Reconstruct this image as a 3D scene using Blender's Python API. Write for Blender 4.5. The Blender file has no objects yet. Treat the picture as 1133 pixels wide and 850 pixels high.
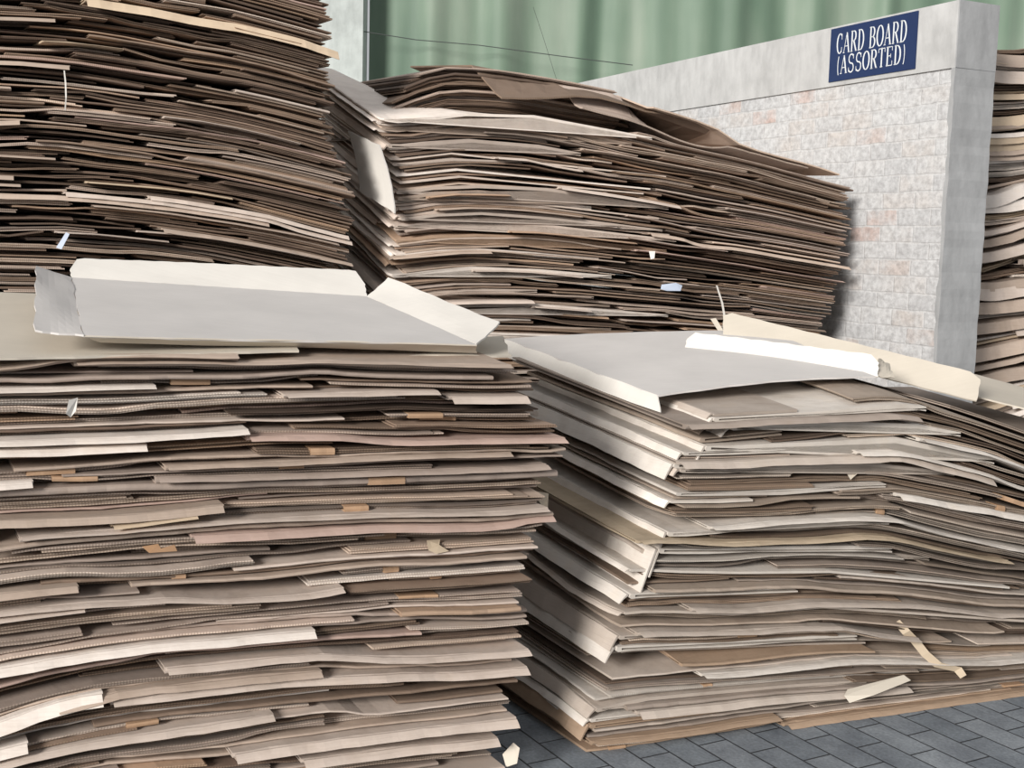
import bpy, math, random
import numpy as np
R = random.Random(11)
NR = np.random.RandomState(5)
C = bpy.context.scene.collection
scene = bpy.context.scene

# ------------------------------------------------------------------ camera
F = 1350.0; CX = 566.5; CY = 425.0; CH = 1.6
PITCH = math.radians(6.5); ROLL = math.radians(1.5)
fwd = np.array([0, math.cos(PITCH), -math.sin(PITCH)])
r0 = np.array([1.0, 0, 0]); u0_ = np.array([0, math.sin(PITCH), math.cos(PITCH)])
rgt = r0*math.cos(ROLL) - u0_*math.sin(ROLL) * -1
upv = u0_*math.cos(ROLL) - r0*math.sin(ROLL)
CAM = np.array([0, 0, CH])
def ray(px, py):
    return fwd + rgt*((px-CX)/F) - upv*((py-CY)/F)
def P(px, py, Y):
    d = ray(px, py); return CAM + d*(Y/d[1])
def Gz(px, py, z=0.0):
    d = ray(px, py); return CAM + d*((z-CH)/d[2])
def proj(p):
    q = np.asarray(p)-CAM; w = q@fwd
    return CX+F*(q@rgt)/w, CY-F*(q@upv)/w
cam = bpy.data.cameras.new('camera'); co = bpy.data.objects.new('camera', cam); C.objects.link(co)
cam.lens = F/1133*36; cam.sensor_width = 36; cam.sensor_fit = 'HORIZONTAL'
from mathutils import Matrix, Vector
M = Matrix(((rgt[0], upv[0], -fwd[0]), (rgt[1], upv[1], -fwd[1]), (rgt[2], upv[2], -fwd[2]))).to_4x4()
M.translation = Vector(CAM); co.matrix_world = M
cam.clip_end = 100
scene.camera = co

# ------------------------------------------------------------------ materials
def newmat(name):
    m = bpy.data.materials.new(name); m.use_nodes = True
    nt = m.node_tree; b = nt.nodes['Principled BSDF']; return m, nt, b
def N(nt, t, **k):
    n = nt.nodes.new(t)
    for a, v in k.items():
        if a in n.inputs: n.inputs[a].default_value = v
        else: setattr(n, a, v)
    return n
def mixc(nt, a, b, fac, mode='MIX'):
    n = nt.nodes.new('ShaderNodeMix'); n.data_type = 'RGBA'; n.blend_type = mode
    for sock, v in ((n.inputs[0], fac), (n.inputs[6], a), (n.inputs[7], b)):
        if isinstance(v, bpy.types.NodeSocket): nt.links.new(v, sock)
        else: sock.default_value = v
    return n.outputs[2]
def ramp(nt, fac, stops):
    n = nt.nodes.new('ShaderNodeValToRGB'); nt.links.new(fac, n.inputs[0])
    el = n.color_ramp.elements
    while len(el) < len(stops): el.new(.5)
    for e, (p, c) in zip(el, stops):
        e.position = p; e.color = c if len(c) == 4 else (*c, 1)
    return n.outputs[0]
def mapping(nt, out, scale=(1, 1, 1), rot=(0, 0, 0)):
    n = nt.nodes.new('ShaderNodeMapping'); nt.links.new(out, n.inputs[0])
    n.inputs['Scale'].default_value = scale; n.inputs['Rotation'].default_value = rot
    return n.outputs[0]
def noise(nt, vec, scale, detail=4, rough=.55):
    n = N(nt, 'ShaderNodeTexNoise'); nt.links.new(vec, n.inputs['Vector'])
    n.inputs['Scale'].default_value = scale; n.inputs['Detail'].default_value = detail
    n.inputs['Roughness'].default_value = rough; return n.outputs[0]
def bump(nt, b, h, strength, dist):
    n = N(nt, 'ShaderNodeBump'); n.inputs['Strength'].default_value = strength
    n.inputs['Distance'].default_value = dist
    nt.links.new(h, n.inputs['Height']); nt.links.new(n.outputs[0], b.inputs['Normal'])
def math_(nt, op, a, b=None, c=None):
    n = nt.nodes.new('ShaderNodeMath'); n.operation = op
    for i, v in enumerate((a, b, c)):
        if v is None: continue
        if isinstance(v, bpy.types.NodeSocket): nt.links.new(v, n.inputs[i])
        else: n.inputs[i].default_value = v
    return n.outputs[0]

def cardboard_material():
    m, nt, b = newmat('corrugated_cardboard')
    at = N(nt, 'ShaderNodeAttribute'); at.attribute_name = 'tone'
    ed = N(nt, 'ShaderNodeAttribute'); ed.attribute_name = 'edge'
    rn = N(nt, 'ShaderNodeAttribute'); rn.attribute_name = 'run'
    tc = N(nt, 'ShaderNodeNewGeometry')
    v = tc.outputs['Position']
    n1 = noise(nt, v, 9, 5, .6)
    n2 = noise(nt, mapping(nt, v, (5, 5, 260)), 1.6, 3, .6)
    f1 = ramp(nt, n1, [(.30, (.86, .845, .83)), (.55, (1, 1, 1)), (.75, (1.0, .975, .94))])
    f2 = ramp(nt, n2, [(.30, (.78, .76, .74)), (.5, (1, 1, 1))])
    c = mixc(nt, at.outputs['Color'], f1, 1.0, 'MULTIPLY')
    c = mixc(nt, c, f2, .45, 'MULTIPLY')
    fl = math_(nt, 'SINE', math_(nt, 'MULTIPLY', rn.outputs['Fac'], 2*math.pi/.0078))
    fl = math_(nt, 'MULTIPLY_ADD', fl, .5, .5)
    dark = ramp(nt, fl, [(.1, (.72, .69, .66)), (.8, (1.04, 1.03, 1.0))])
    c = mixc(nt, c, mixc(nt, c, dark, 1.0, 'MULTIPLY'), ed.outputs['Fac'])
    nt.links.new(c, b.inputs['Base Color']); b.inputs['Roughness'].default_value = .82
    b.inputs['Specular IOR Level'].default_value = .25
    h = math_(nt, 'ADD', math_(nt, 'MULTIPLY', math_(nt, 'MULTIPLY', fl, ed.outputs['Fac']), .5), noise(nt, v, 70, 3))
    bump(nt, b, h, .25, .003)
    return m
def liner_material(name, col, streak=.04, rough=.7):
    m, nt, b = newmat(name)
    tc = N(nt, 'ShaderNodeTexCoord'); v = tc.outputs['Object']
    n1 = noise(nt, v, 3.5, 5, .6)
    n2 = noise(nt, mapping(nt, v, (3, 80, 3), (0, 0, .3)), 1.5, 3)
    k = lambda f: tuple(x*f for x in col)
    c = ramp(nt, n1, [(.3, k(.88)), (.7, k(1.0))])
    c = mixc(nt, c, ramp(nt, n2, [(.35, (.8, .79, .78)), (.6, (1, 1, 1))]), streak*3, 'MULTIPLY')
    nt.links.new(c, b.inputs['Base Color']); b.inputs['Roughness'].default_value = rough
    bump(nt, b, n2, .18, .002)
    return m
CARD = cardboard_material()
WHITE_L = liner_material('white_box_board', (.80, .765, .71))
GREY_L = liner_material('grey_white_box_board', (.70, .67, .645))
CREAM_L = liner_material('cream_box_board', (.64, .58, .49))
TAN_L = liner_material('tan_parcel_tape', (.42, .25, .14), .05, .4)
TAPE_L = liner_material('beige_packing_tape', (.55, .45, .33), .05, .35)
BLUEW = liner_material('pale_blue_paper', (.55, .62, .75), .03, .6)
STRAP = liner_material('white_plastic_strap', (.6, .57, .53), .03, .4)

def paver_material():
    m, nt, b = newmat('grey_paving_blocks')
    tc = N(nt, 'ShaderNodeTexCoord'); v = tc.outputs['Object']
    br = N(nt, 'ShaderNodeTexBrick'); nt.links.new(v, br.inputs['Vector'])
    br.inputs['Scale'].default_value = 1; br.inputs['Brick Width'].default_value = .24
    br.inputs['Row Height'].default_value = .115; br.inputs['Mortar Size'].default_value = .004
    br.inputs['Mortar Smooth'].default_value = .4
    br.inputs['Color1'].default_value = (.20, .225, .25, 1); br.inputs['Color2'].default_value = (.28, .305, .33, 1)
    br.inputs['Mortar'].default_value = (.04, .043, .048, 1)
    n1 = noise(nt, v, 6, 6, .65)
    n2 = noise(nt, v, 90, 4, .6)
    c = mixc(nt, br.outputs[0], ramp(nt, n1, [(.3, (.62, .63, .66)), (.7, (1.2, 1.2, 1.2))]), 1, 'MULTIPLY')
    c = mixc(nt, c, ramp(nt, n2, [(.35, (.8, .8, .8)), (.7, (1.15, 1.15, 1.15))]), 1, 'MULTIPLY')
    nt.links.new(c, b.inputs['Base Color']); b.inputs['Roughness'].default_value = .75
    h = math_(nt, 'ADD', math_(nt, 'MULTIPLY', br.outputs['Fac'], -1.0), math_(nt, 'MULTIPLY', n2, .25))
    bump(nt, b, h, .6, .006)
    return m
def brick_material():
    m, nt, b = newmat('whitewashed_brick')
    tc = N(nt, 'ShaderNodeTexCoord')
    sp = N(nt, 'ShaderNodeSeparateXYZ'); nt.links.new(tc.outputs['Object'], sp.inputs[0])
    cb = N(nt, 'ShaderNodeCombineXYZ'); nt.links.new(sp.outputs[0], cb.inputs[0]); nt.links.new(sp.outputs[2], cb.inputs[1])
    nz = N(nt, 'ShaderNodeTexNoise'); nt.links.new(cb.outputs[0], nz.inputs['Vector']); nz.inputs['Scale'].default_value = 7
    vm = nt.nodes.new('ShaderNodeVectorMath'); vm.operation = 'MULTIPLY_ADD'
    nt.links.new(nz.outputs[1], vm.inputs[0]); vm.inputs[1].default_value = (.016, .016, 0); nt.links.new(cb.outputs[0], vm.inputs[2])
    v = vm.outputs[0]
    br = N(nt, 'ShaderNodeTexBrick'); nt.links.new(v, br.inputs['Vector'])
    br.inputs['Scale'].default_value = 1; br.inputs['Brick Width'].default_value = .235
    br.inputs['Row Height'].default_value = .088; br.inputs['Mortar Size'].default_value = .007
    br.inputs['Mortar Smooth'].default_value = .6; br.inputs['Bias'].default_value = -.1
    br.inputs['Color1'].default_value = (0, 0, 0, 1); br.inputs['Color2'].default_value = (1, 1, 1, 1)
    br.inputs['Mortar'].default_value = (.5, .5, .5, 1)
    bc = ramp(nt, br.outputs[0], [(.0, (.46, .46, .465)), (.40, (.58, .58, .58)), (.78, (.53, .49, .46)), (.90, (.52, .36, .31)), (1, (.50, .27, .22))])
    n1 = noise(nt, v, 5, 6, .7); n2 = noise(nt, v, 28, 6, .7)
    c = mixc(nt, bc, (.56, .565, .57, 1), ramp(nt, n1, [(.38, (.15, .15, .15)), (.60, (.85, .85, .85))]))
    c = mixc(nt, c, ramp(nt, n2, [(.32, (.66, .65, .65)), (.60, (1.06, 1.06, 1.06))]), 1, 'MULTIPLY')
    c = mixc(nt, c, (.50, .495, .49, 1), math_(nt, 'MULTIPLY', br.outputs['Fac'], math_(nt, 'MULTIPLY', ramp(nt, n1, [(.35, (1, 1, 1)), (.6, (.15, .15, .15))]), .5)))
    nt.links.new(c, b.inputs['Base Color']); b.inputs['Roughness'].default_value = .9
    h = math_(nt, 'ADD', math_(nt, 'MULTIPLY', br.outputs['Fac'], -1.0), math_(nt, 'MULTIPLY', n2, .8))
    bump(nt, b, h, .45, .006)
    return m
def plaster_material(name, col, s=1.0):
    m, nt, b = newmat(name)
    tc = N(nt, 'ShaderNodeTexCoord'); v = tc.outputs['Object']
    n1 = noise(nt, v, 3*s, 7, .65); n2 = noise(nt, mapping(nt, v, (3, 3, 1)), 5*s, 5, .6)
    k = lambda f: tuple(x*f for x in col)
    c = ramp(nt, n1, [(.3, k(.80)), (.5, k(.97)), (.72, k(1.1))])
    c = mixc(nt, c, ramp(nt, n2, [(.3, (.84, .84, .84)), (.6, (1.02, 1.02, 1.02))]), 1, 'MULTIPLY')
    nt.links.new(c, b.inputs['Base Color']); b.inputs['Roughness'].default_value = .85
    bump(nt, b, noise(nt, v, 25, 6), .35, .006)
    return m
def curtain_material():
    m, nt, b = newmat('green_tarpaulin')
    tc = N(nt, 'ShaderNodeTexCoord'); v = tc.outputs['Object']
    n1 = noise(nt, mapping(nt, v, (1, 1, .12)), 2.6, 4, .5); n2 = noise(nt, v, 1.3, 3)
    c = ramp(nt, n1, [(.25, (.09, .15, .108)), (.5, (.16, .23, .172)), (.75, (.25, .30, .245))])
    c = mixc(nt, c, ramp(nt, n2, [(.3, (.85, .9, .86)), (.7, (1.1, 1.07, 1.05))]), 1, 'MULTIPLY')
    nt.links.new(c, b.inputs['Base Color']); b.inputs['Roughness'].default_value = .6
    return m
def flat(name, col, rough=.6):
    m, nt, b = newmat(name)
    tc = N(nt, 'ShaderNodeTexCoord')
    n1 = noise(nt, tc.outputs['Object'], 12, 4)
    nt.links.new(ramp(nt, n1, [(.3, tuple(x*.88 for x in col)), (.7, col)]), b.inputs['Base Color'])
    b.inputs['Roughness'].default_value = rough; return m

# ------------------------------------------------------------------ object helpers
def link(name, me, parent=None):
    o = bpy.data.objects.new(name, me); C.objects.link(o)
    if parent is not None: o.parent = parent
    return o
def tag(o, label=None, cat=None, group=None, kind=None):
    if label: o['label'] = label
    if cat: o['category'] = cat
    if group: o['group'] = group
    if kind: o['kind'] = kind
    return o
def mesh_obj(name, verts, faces, mat, parent=None, origin=None, smooth=False):
    me = bpy.data.meshes.new(name)
    v = np.asarray(verts, float)
    if origin is None: origin = v.mean(0) if parent is None else np.zeros(3)
    me.from_pydata((v-origin).tolist(), [], faces); me.materials.append(mat); me.update()
    if smooth: me.shade_smooth()
    o = link(name, me, parent)
    if parent is None: o.location = origin
    return o
def box_local(x0, x1, y0, y1, z0, z1):
    v = [(x, y, z) for z in (z0, z1) for y in (y0, y1) for x in (x0, x1)]
    f = [(0, 2, 3, 1), (4, 5, 7, 6), (0, 1, 5, 4), (1, 3, 7, 5), (3, 2, 6, 7), (2, 0, 4, 6)]
    return v, f
def sn(x, seed=0.0, f=1.0):       # cheap smooth noise -1..1
    return (np.sin(x*f*2.1+seed*1.7)+np.sin(x*f*4.7+seed*3.1)*.6+np.sin(x*f*9.9+seed*5.3)*.35)/1.95

# axes of the yard grid: EU along the stack fronts, EV going back
EU = np.array([.929, .370, 0]); EV = np.array([-.49, .872, 0])

# ------------------------------------------------------------------ tones
TONES = {
    'white': (.70, .66, .60), 'pale': (.52, .46, .40), 'grey-beige': (.37, .315, .27), 'beige': (.43, .36, .295),
    'brown': (.27, .205, .155), 'dark brown': (.175, .13, .10), 'tan': (.42, .31, .22), 'pinkish': (.48, .37, .315),
    'straw': (.53, .44, .32),
}
# ------------------------------------------------------------------ piling engine
class Stack:
    def __init__(s, name, corner, umin, umax, V, warp, ulo, uhi, side='right', eu=EU, ev=EV):
        s.name = name; s.O = np.array([corner[0], corner[1], 0.0]); s.umin = umin; s.umax = umax; s.V = V
        s.warp = warp; s.ulo = ulo; s.uhi = uhi; s.eu = eu; s.ev = ev
        s.du = .05; s.us = np.arange(umin-.35, umax+.36, s.du); s.vs = np.arange(-.15, V+.16, s.du)
        s.H = np.zeros((len(s.us), len(s.vs))); s.sheets = []
        s.U, s.Vv = np.meshgrid(s.us, s.vs, indexing='ij')
    def samp(s, B, u, v):
        a = np.clip((u-s.us[0])/s.du, 0, len(s.us)-1.001); b = np.clip((v-s.vs[0])/s.du, 0, len(s.vs)-1.001)
        i = a.astype(int); j = b.astype(int); fa = a-i; fb = b-j
        return (B[i, j]*(1-fa)*(1-fb)+B[i+1, j]*fa*(1-fb)+B[i, j+1]*(1-fa)*fb+B[i+1, j+1]*fa*fb)
    def world(s, u, v, z):
        zz = z + s.warp(u, v, z)
        return s.O[None, :] + np.outer(u, s.eu) + np.outer(v, s.ev) + np.outer(zz, [0, 0, 1.0])
    def front_h(s, a, b):
        iu = (s.us >= a) & (s.us <= b); iv = (s.vs >= 0) & (s.vs <= .35)
        return s.H[np.ix_(iu, iv)]
    def place(s, a, b, v0, v1, T, sheet, rot=0.0):
        c, sn_ = math.cos(rot), math.sin(rot); uc = (a+b)/2; vc = (v0+v1)/2
        ur = (s.U-uc)*c + (s.Vv-vc)*sn_; vr = -(s.U-uc)*sn_ + (s.Vv-vc)*c
        m = (abs(ur) <= (b-a)/2+.03) & (abs(vr) <= (v1-v0)/2+.03)
        if not m.any(): return
        Hm = np.where(m, s.H, np.nan)
        i0 = np.where(m.any(1))[0]; j0 = np.where(m.any(0))[0]
        sl = (slice(i0[0], i0[-1]+1), slice(j0[0], j0[-1]+1))
        H0 = np.where(m[sl], s.H[sl], s.H[sl][m[sl]].mean())
        us_, vs_ = s.us[sl[0]], s.vs[sl[1]]
        zr = float(np.nanmedian(Hm[sl])); lo_, hi_ = s.ulo(zr)+.02, s.uhi(zr)-.03
        jr = int(np.argmax(vs_ >= .045)) if (vs_ >= .045).any() else 0
        for j in range(jr): H0[:, j] = np.maximum(H0[:, j], H0[:, jr]-.0015)
        if (us_ >= lo_).any():
            ir = int(np.argmax(us_ >= lo_))
            for i in range(ir): H0[i] = np.maximum(H0[i], H0[ir]-.0015)
        if (us_ <= hi_).any():
            ir = len(us_)-1-int(np.argmax((us_ <= hi_)[::-1]))
            for i in range(ir+1, len(us_)): H0[i] = np.maximum(H0[i], H0[ir]-.0015)
        B = H0.copy()
        for _ in range(sheet.get('stiff', 12)):
            Bp = np.pad(B, 1, mode='edge')
            bl = (Bp[:-2, 1:-1]+Bp[2:, 1:-1]+Bp[1:-1, :-2]+Bp[1:-1, 2:]+2*B)/6
            B = np.maximum(H0, bl)
        Bf = s.H.copy(); Bf[sl] = B
        # extend beyond the footprint so that edge samples stay smooth
        full = np.pad(B, ((i0[0], len(s.us)-1-i0[-1]), (j0[0], len(s.vs)-1-j0[-1])), mode='edge')
        sheet.update(a=a, b=b, v0=v0, v1=v1, T=T, rot=rot, B=full.astype(np.float32), stack=s, z=float(B.mean()))
        Hn = s.H.copy(); top = full+T+sheet.get('slack', .001)
        s.H = np.where(m, np.maximum(top, Hn), Hn)
        s.sheets.append(sheet)
        core = (s.us >= max(s.umin, s.ulo(sheet['z']))) & (s.us <= min(s.umax, s.uhi(sheet['z'])))
        cv_ = (s.vs >= .03) & (s.vs <= s.V-.2); mean = s.H[np.ix_(core, cv_)].mean()
        if not sheet.get('bentpile'): s.H -= .055*(s.H-mean)*(s.H > mean-.2)

def noise1(rng):
    ph = rng.uniform(0, 50); return lambda x, f=1.0: sn(np.asarray(x), ph, f)

def sheet_geometry(sh, coarse=False):
    """returns list of (partname, verts, faces, tone, edgeflag, run)"""
    st = sh['stack']; rng = random.Random(sh['seed'])
    left = sh.get('lead') == 'left'
    a, b, v0, v1, T = sh['a'], sh['b'], sh['v0'], sh['v1'], sh['T']
    uc, vc = (a+b)/2, (v0+v1)/2; c, s_ = math.cos(sh['rot']), math.sin(sh['rot'])
    S0, S1 = (v0, v1) if left else (a, b)
    D = (b-a) if left else (v1-v0)
    tone = np.array(TONES[sh['tone']]) * sh['mul'] * np.array((1.02, .975, .975)) * (.86 if 'brown' in sh['tone'] else 1.0) * {'front right stack': np.array((.90, .92, .92)), 'back middle stack': 1.2, 'tall back left stack': 1.12}.get(st.name, 1.0)
    step = .11 if coarse else .045
    out = []
    def emit(part, prof, s0, s1, jit, tcol, edgecol, warpz=0.0):
        n = max(4, int((s1-s0)/step)); ss = np.linspace(s0, s1, n)
        K = len(prof); ph = noise1(rng); ph2 = noise1(rng)
        e = ph(ss, 6)*jit + ph2(ss, 25)*jit*.6
        A = np.array([p[0] for p in prof]); Z = np.array([p[1] for p in prof])
        nearw = np.exp(-np.maximum(A, 0)/.06)
        AA = A[None, :] + e[:, None]*nearw[None, :]
        ZZ = np.repeat(Z[None, :], n, 0) + (ph2(ss, 5)[:, None]*warpz)*nearw[None, :]
        SS = np.repeat(ss[:, None], K, 1)
        if left: uu = a+AA; vv = SS
        else: uu = SS; vv = v0+AA
        uu = uu.ravel(); vv = vv.ravel()
        u2 = uc+(uu-uc)*c-(vv-vc)*s_; v2 = vc+(uu-uc)*s_+(vv-vc)*c
        zb = st.samp(sh['B'], u2, v2)
        V = st.world(u2, v2, zb+ZZ.ravel())
        faces = []; tn = []; eg = []
        for i in range(n-1):
            for k in range(K):
                k2 = (k+1) % K
                if left: faces.append((i*K+k, (i+1)*K+k, (i+1)*K+k2, i*K+k2))
                else: faces.append((i*K+k, i*K+k2, (i+1)*K+k2, (i+1)*K+k))
                f = prof[k][2]; tn.append(edgecol if f else tcol); eg.append(float(f))
        faces.append(tuple(range(K))[::-1] if not left else tuple(range(K)))
        faces.append(tuple((n-1)*K+k for k in range(K)) if not left else tuple((n-1)*K+k for k in range(K))[::-1])
        tn += [edgecol]*2; eg += [0.4]*2
        out.append((part, V, faces, tn, eg, SS.ravel()))
    As = [.0, .02, .07, .18, .4, .75] if not coarse else [.0, .05, .3]
    As = [x for x in As if x < D-.05]+[D]
    kind = sh['kind']
    if kind == 'fold':
        t = min(.0045, T*.3); lay = 1
        nose = [(.006, 0, 0), (.0015, T*.18, 0), (0, T*.5, 0), (.0015, T*.82, 0)]
        prof = [(x, 0, 0) for x in reversed(As[1:])] + nose + [(.006, T, 0)] + [(x, T, 0) for x in As[1:]]
        prof += [(D, T-t, 0)] + ([(.02, T-t, 0), (.02, t, 0)] if T > .009 else []) + [(D, t, 0)]
        if T <= .009: prof = prof[:-2]
        emit('board', prof, S0, S1, .005, tone, tone*.9, .002)
    else:
        n = sh['plies']; tp = T/n*(.68 if st.name.startswith('front') else .84); gap = T/n-tp
        for i in range(n):
            zb = i*(tp+gap); off = rng.uniform(0, .016) if i or n > 1 else 0
            zf = [min(gap*.8, rng.uniform(0, .003))*(1 if x < .1 else 0) for x in As]
            prof = [(x+(off if x < .15 else 0), zb+q, 0) for x, q in zip(reversed(As), reversed(zf))]
            prof[-1] = (prof[-1][0], prof[-1][1], 1)
            prof += [(x+(off if x < .15 else 0), zb+tp+q, 0) for x, q in zip(As, zf)]
            m = rng.choice([rng.uniform(.6, .9), rng.uniform(.9, 1.2), rng.uniform(1.15, 1.5)])
            ea, eb = rng.uniform(0, .02), rng.uniform(0, .02)
            if rng.random() < .12: eb += rng.uniform(.02, .12)
            emit('board', prof, S0+ea, S1-eb, .0045, tone*m, tone*m*rng.uniform(.72, 1.12), 0)
    if not coarse and rng.random() < .2 and st.name.startswith('front') and not sh.get('lip'):
        w = rng.uniform(.03, .13); q = rng.uniform(S0+.05, S1-.2)
        prof = [(.03, -.0005, 0), (-.003, -.0008, 0), (-.005, T*.5, 0), (-.003, T+.0012, 0), (.05, T+.0012, 0), (.05, T+.0002, 0), (.0, T*.5, 0), (.03, 0, 0)]
        emit('tape', prof, q, q+w, .003, np.array((.44, .29, .185))*rng.uniform(.8, 1.2), np.array((.40, .26, .16)), 0)
    L = sh.get('lip', 0)
    if L:
        lean = sh.get('lean', .02); t = .004; zt = T
        prof = [(0, zt-.001, 0), (-.006, zt-.001, 0), (-.010-lean*.5, zt-L*.5, 0), (-.012-lean, zt-L, 1), (-.008-lean, zt-L, 0), (-.004-lean*.5, zt-L*.5, 0), (0, zt-.006, 0)]
        emit('flap', prof, S0+.004, S1-.004, .004, tone*sh.get('lipmul', 1.12), tone*.8, .002)
    return out

def build_parts(name, parts, origin, parent=None):
    vs = []; fs = []; tn = []; eg = []; rn = []; o = 0
    for (_, V, F_, t, e, r) in parts:
        vs.append(V); fs += [tuple(i+o for i in f) for f in F_]; tn += list(t); eg += e; rn.append(r); o += len(V)
    V = np.concatenate(vs); me = bpy.data.meshes.new(name)
    me.from_pydata((V-origin).tolist(), [], fs); me.materials.append(CARD)
    at = me.attributes.new('tone', 'FLOAT_COLOR', 'FACE')
    col = np.ones((len(fs), 4), np.float32); col[:, :3] = np.array(tn); at.data.foreach_set('color', col.ravel())
    at = me.attributes.new('edge', 'FLOAT', 'FACE'); at.data.foreach_set('value', np.array(eg, np.float32))
    at = me.attributes.new('run', 'FLOAT', 'POINT'); at.data.foreach_set('value', np.concatenate(rn).astype(np.float32))
    me.update(); ob = link(name, me, parent)
    if parent is None: ob.location = origin
    return ob

def pick(rng, table):
    t = sum(w for _, w in table); r = rng.random()*t
    for k, w in table:
        r -= w
        if r <= 0: return k
    return table[-1][0]

def pile(st, top, rng, table, thick, widths, features=(), recess=.08, frontj=.019, vdepth=(0.0, .12), lipp=.02, leftp=0.0, lips=(.010, .020)):
    feats = []
    for f in features:
        u1, z1 = px_to_uz(st, f['x0'], f['y']); u2, _ = px_to_uz(st, f['x1'], f['y2'] if 'y2' in f else f['y'])
        z2 = px_to_uz(st, f['x1'], f.get('y2', f['y']))[1] if 'y2' in f else z1
        feats.append(dict(f, a=u1, b=u2, zl=(z1+z2)/2-f.get('T', .012)/2))
    feats.sort(key=lambda f: f['zl'])
    count = 0
    while count < 2000:
        done = True
        placed = False
        for f in list(feats):
            h = st.front_h(f['a'], f['b']).mean()
            if h >= f['zl']-.012:
                sh = dict(kind=f.get('kind', 'fold'), tone=f['tone'], mul=f.get('mul', 1.0), seed=rng.random(), plies=f.get('plies', 2),
                          lip=f.get('lip', 0)*(1 if f.get('lead') == 'left' else .62), lean=f.get('lean', .015), lead=f.get('lead', 'front'), feature=True)
                st.place(f['a'], f['b'], f.get('v0', -.03), st.V-rng.uniform(*vdepth), f.get('T', .012), sh, f.get('rot', 0))
                feats.remove(f); placed = True; break
        if placed: count += 1; continue
        w = rng.uniform(*widths)
        best = None
        span = st.umax-st.umin
        for _ in range(22):
            zc = st.H.mean()
            if rng.random() < .3: a = st.umin+rng.uniform(0, .05)
            elif rng.random() < .5: a = st.umax-w
            else: a = rng.uniform(st.umin, max(st.umin, st.umax-w))
            b = min(a+w, st.umax)
            zc = zc_core = float(st.front_h(a+.1, b-.1).mean())
            hh = st.front_h(max(a, st.ulo(zc)+.06), min(b, st.uhi(zc)-.04)); h = hh.mean()
            sc = h-top(.5*(a+b)) + rng.uniform(0, .006) + .8*(hh.max()-h)
            if best is None or sc < best[0]: best = (sc, a, b, h)
        sc, a, b, h = best
        if h > top(.5*(a+b)):
            count += 1
            if all(st.front_h(x, x+.2).mean() > top(x+.1)-.01 for x in np.arange(max(st.umin, st.ulo(top(0)))+.05, min(st.umax, st.uhi(top(0)))-.2, .15)): break
            if count > 1900: break
            continue
        z = h
        deep = {'back middle stack': .95, 'tall back left stack': 1.1}.get(st.name, -1)
        lo = st.ulo(z); hi = st.uhi(z)
        if a < st.umin+.30: a = lo+abs(rng.gauss(0, .018))
        if b > st.umax-.30: b = hi-abs(rng.gauss(0, .03))
        a = max(a, lo); b = min(b, hi)
        if b-a < .25: count += 1; continue
        kind = pick(rng, [('fold', .27), ('cut', .73)])
        T = rng.uniform(*thick) if kind == 'cut' else rng.uniform(thick[0], thick[0]*.55+thick[1]*.45); tone = pick(rng, table)
        if z < deep: T = rng.uniform(.018, .032)
        sh = dict(kind=kind, tone=tone, mul=rng.uniform(.82, 1.15), seed=rng.random(), plies=max(1, int(T/.0043)),
                  slack=rng.choice([.001, .0015, .0025, .005]), stiff=rng.choice([6, 12, 22]))
        if kind == 'fold': sh['mul'] *= 1.05
        v0 = max(-.02, rng.gauss(.006, frontj))
        if rng.random() < recess: v0 += rng.uniform(.05, .2)
        if rng.random() < lipp and v0 < .03 and w > .5:
            v0 = -.03; sh['lip'] = rng.uniform(*lips); sh['kind'] = 'fold'; sh['lean'] = rng.uniform(.004, .016)
            if sh['tone'] in ('brown', 'dark brown'): sh['tone'] = 'beige'
        if leftp and a < lo+.1 and rng.random() < leftp:
            sh.update(lead='left', lip=rng.uniform(.008, .03) if rng.random() < .5 else 0, kind='fold', tone=pick(rng, [('white', 3), ('pale', 4), ('beige', 2), ('tan', 1)]), lipmul=1.25)  # left-side boxes and flaps coloured whiter, sunlight put into the tone
            a = lo-.01; sh['lean'] = .01
        st.place(a, b, v0, st.V-rng.uniform(*vdepth), T, sh, rng.gauss(0, .012))
        count += 1

def interp(pts):
    xs = [p[0] for p in pts]; ys = [p[1] for p in pts]
    return lambda x: float(np.interp(x, xs, ys))
def interpv(pts):
    xs = [p[0] for p in pts]; ys = [p[1] for p in pts]
    return lambda x: np.interp(x, xs, ys)

def px_to_u(st, px, z):
    # intersect the viewing ray column px with the stack's front line (at height z)
    lo, hi = -4.0, 4.0
    for _ in range(40):
        mid = (lo+hi)/2; p = st.O+st.eu*mid; p = np.array([p[0], p[1], z])
        if proj(p)[0] < px: lo = mid
        else: hi = mid
    return lo
def px_to_uz(st, px, py):
    z = .7
    for _ in range(12):
        u = px_to_u(st, px, z); p = st.O+st.eu*u
        Y = p[1]; z = P(px, py, Y)[2]
    zl = z
    for _ in range(8): zl = z - float(st.warp(np.array([u]), np.array([0.]), np.array([zl]))[0])
    return u, zl

# ---- front left stack (u runs from -2.1 at the left to 0 at the visible right corner)
cL = Gz(570, 862)
hL = 1.25
def warpL(u, v, z):
    t = np.clip(z/hL, 0, 1.1)
    k = np.interp(z, [0, .12, .3, .5, .8, 1.3], [0, .5, 1.0, .6, .15, .0])
    return -.075*k*np.clip((-u-.95)/.75, 0, 1.3)**2 + .075*np.clip(v, 0, 2)*t
uhiL = interp([(0, .0), (.1, -.02), (.2, .01), (.35, .015), (.5, .03), (.68, .05), (.78, .06), (.84, .10), (.90, .09), (.96, .085), (1.0, .14), (1.06, .14), (1.12, .05), (1.2, .05), (1.3, -.02)])
SL = Stack('front left stack', cL, -2.05, .14, 1.15, warpL, lambda z: -2.05, uhiL)
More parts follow.
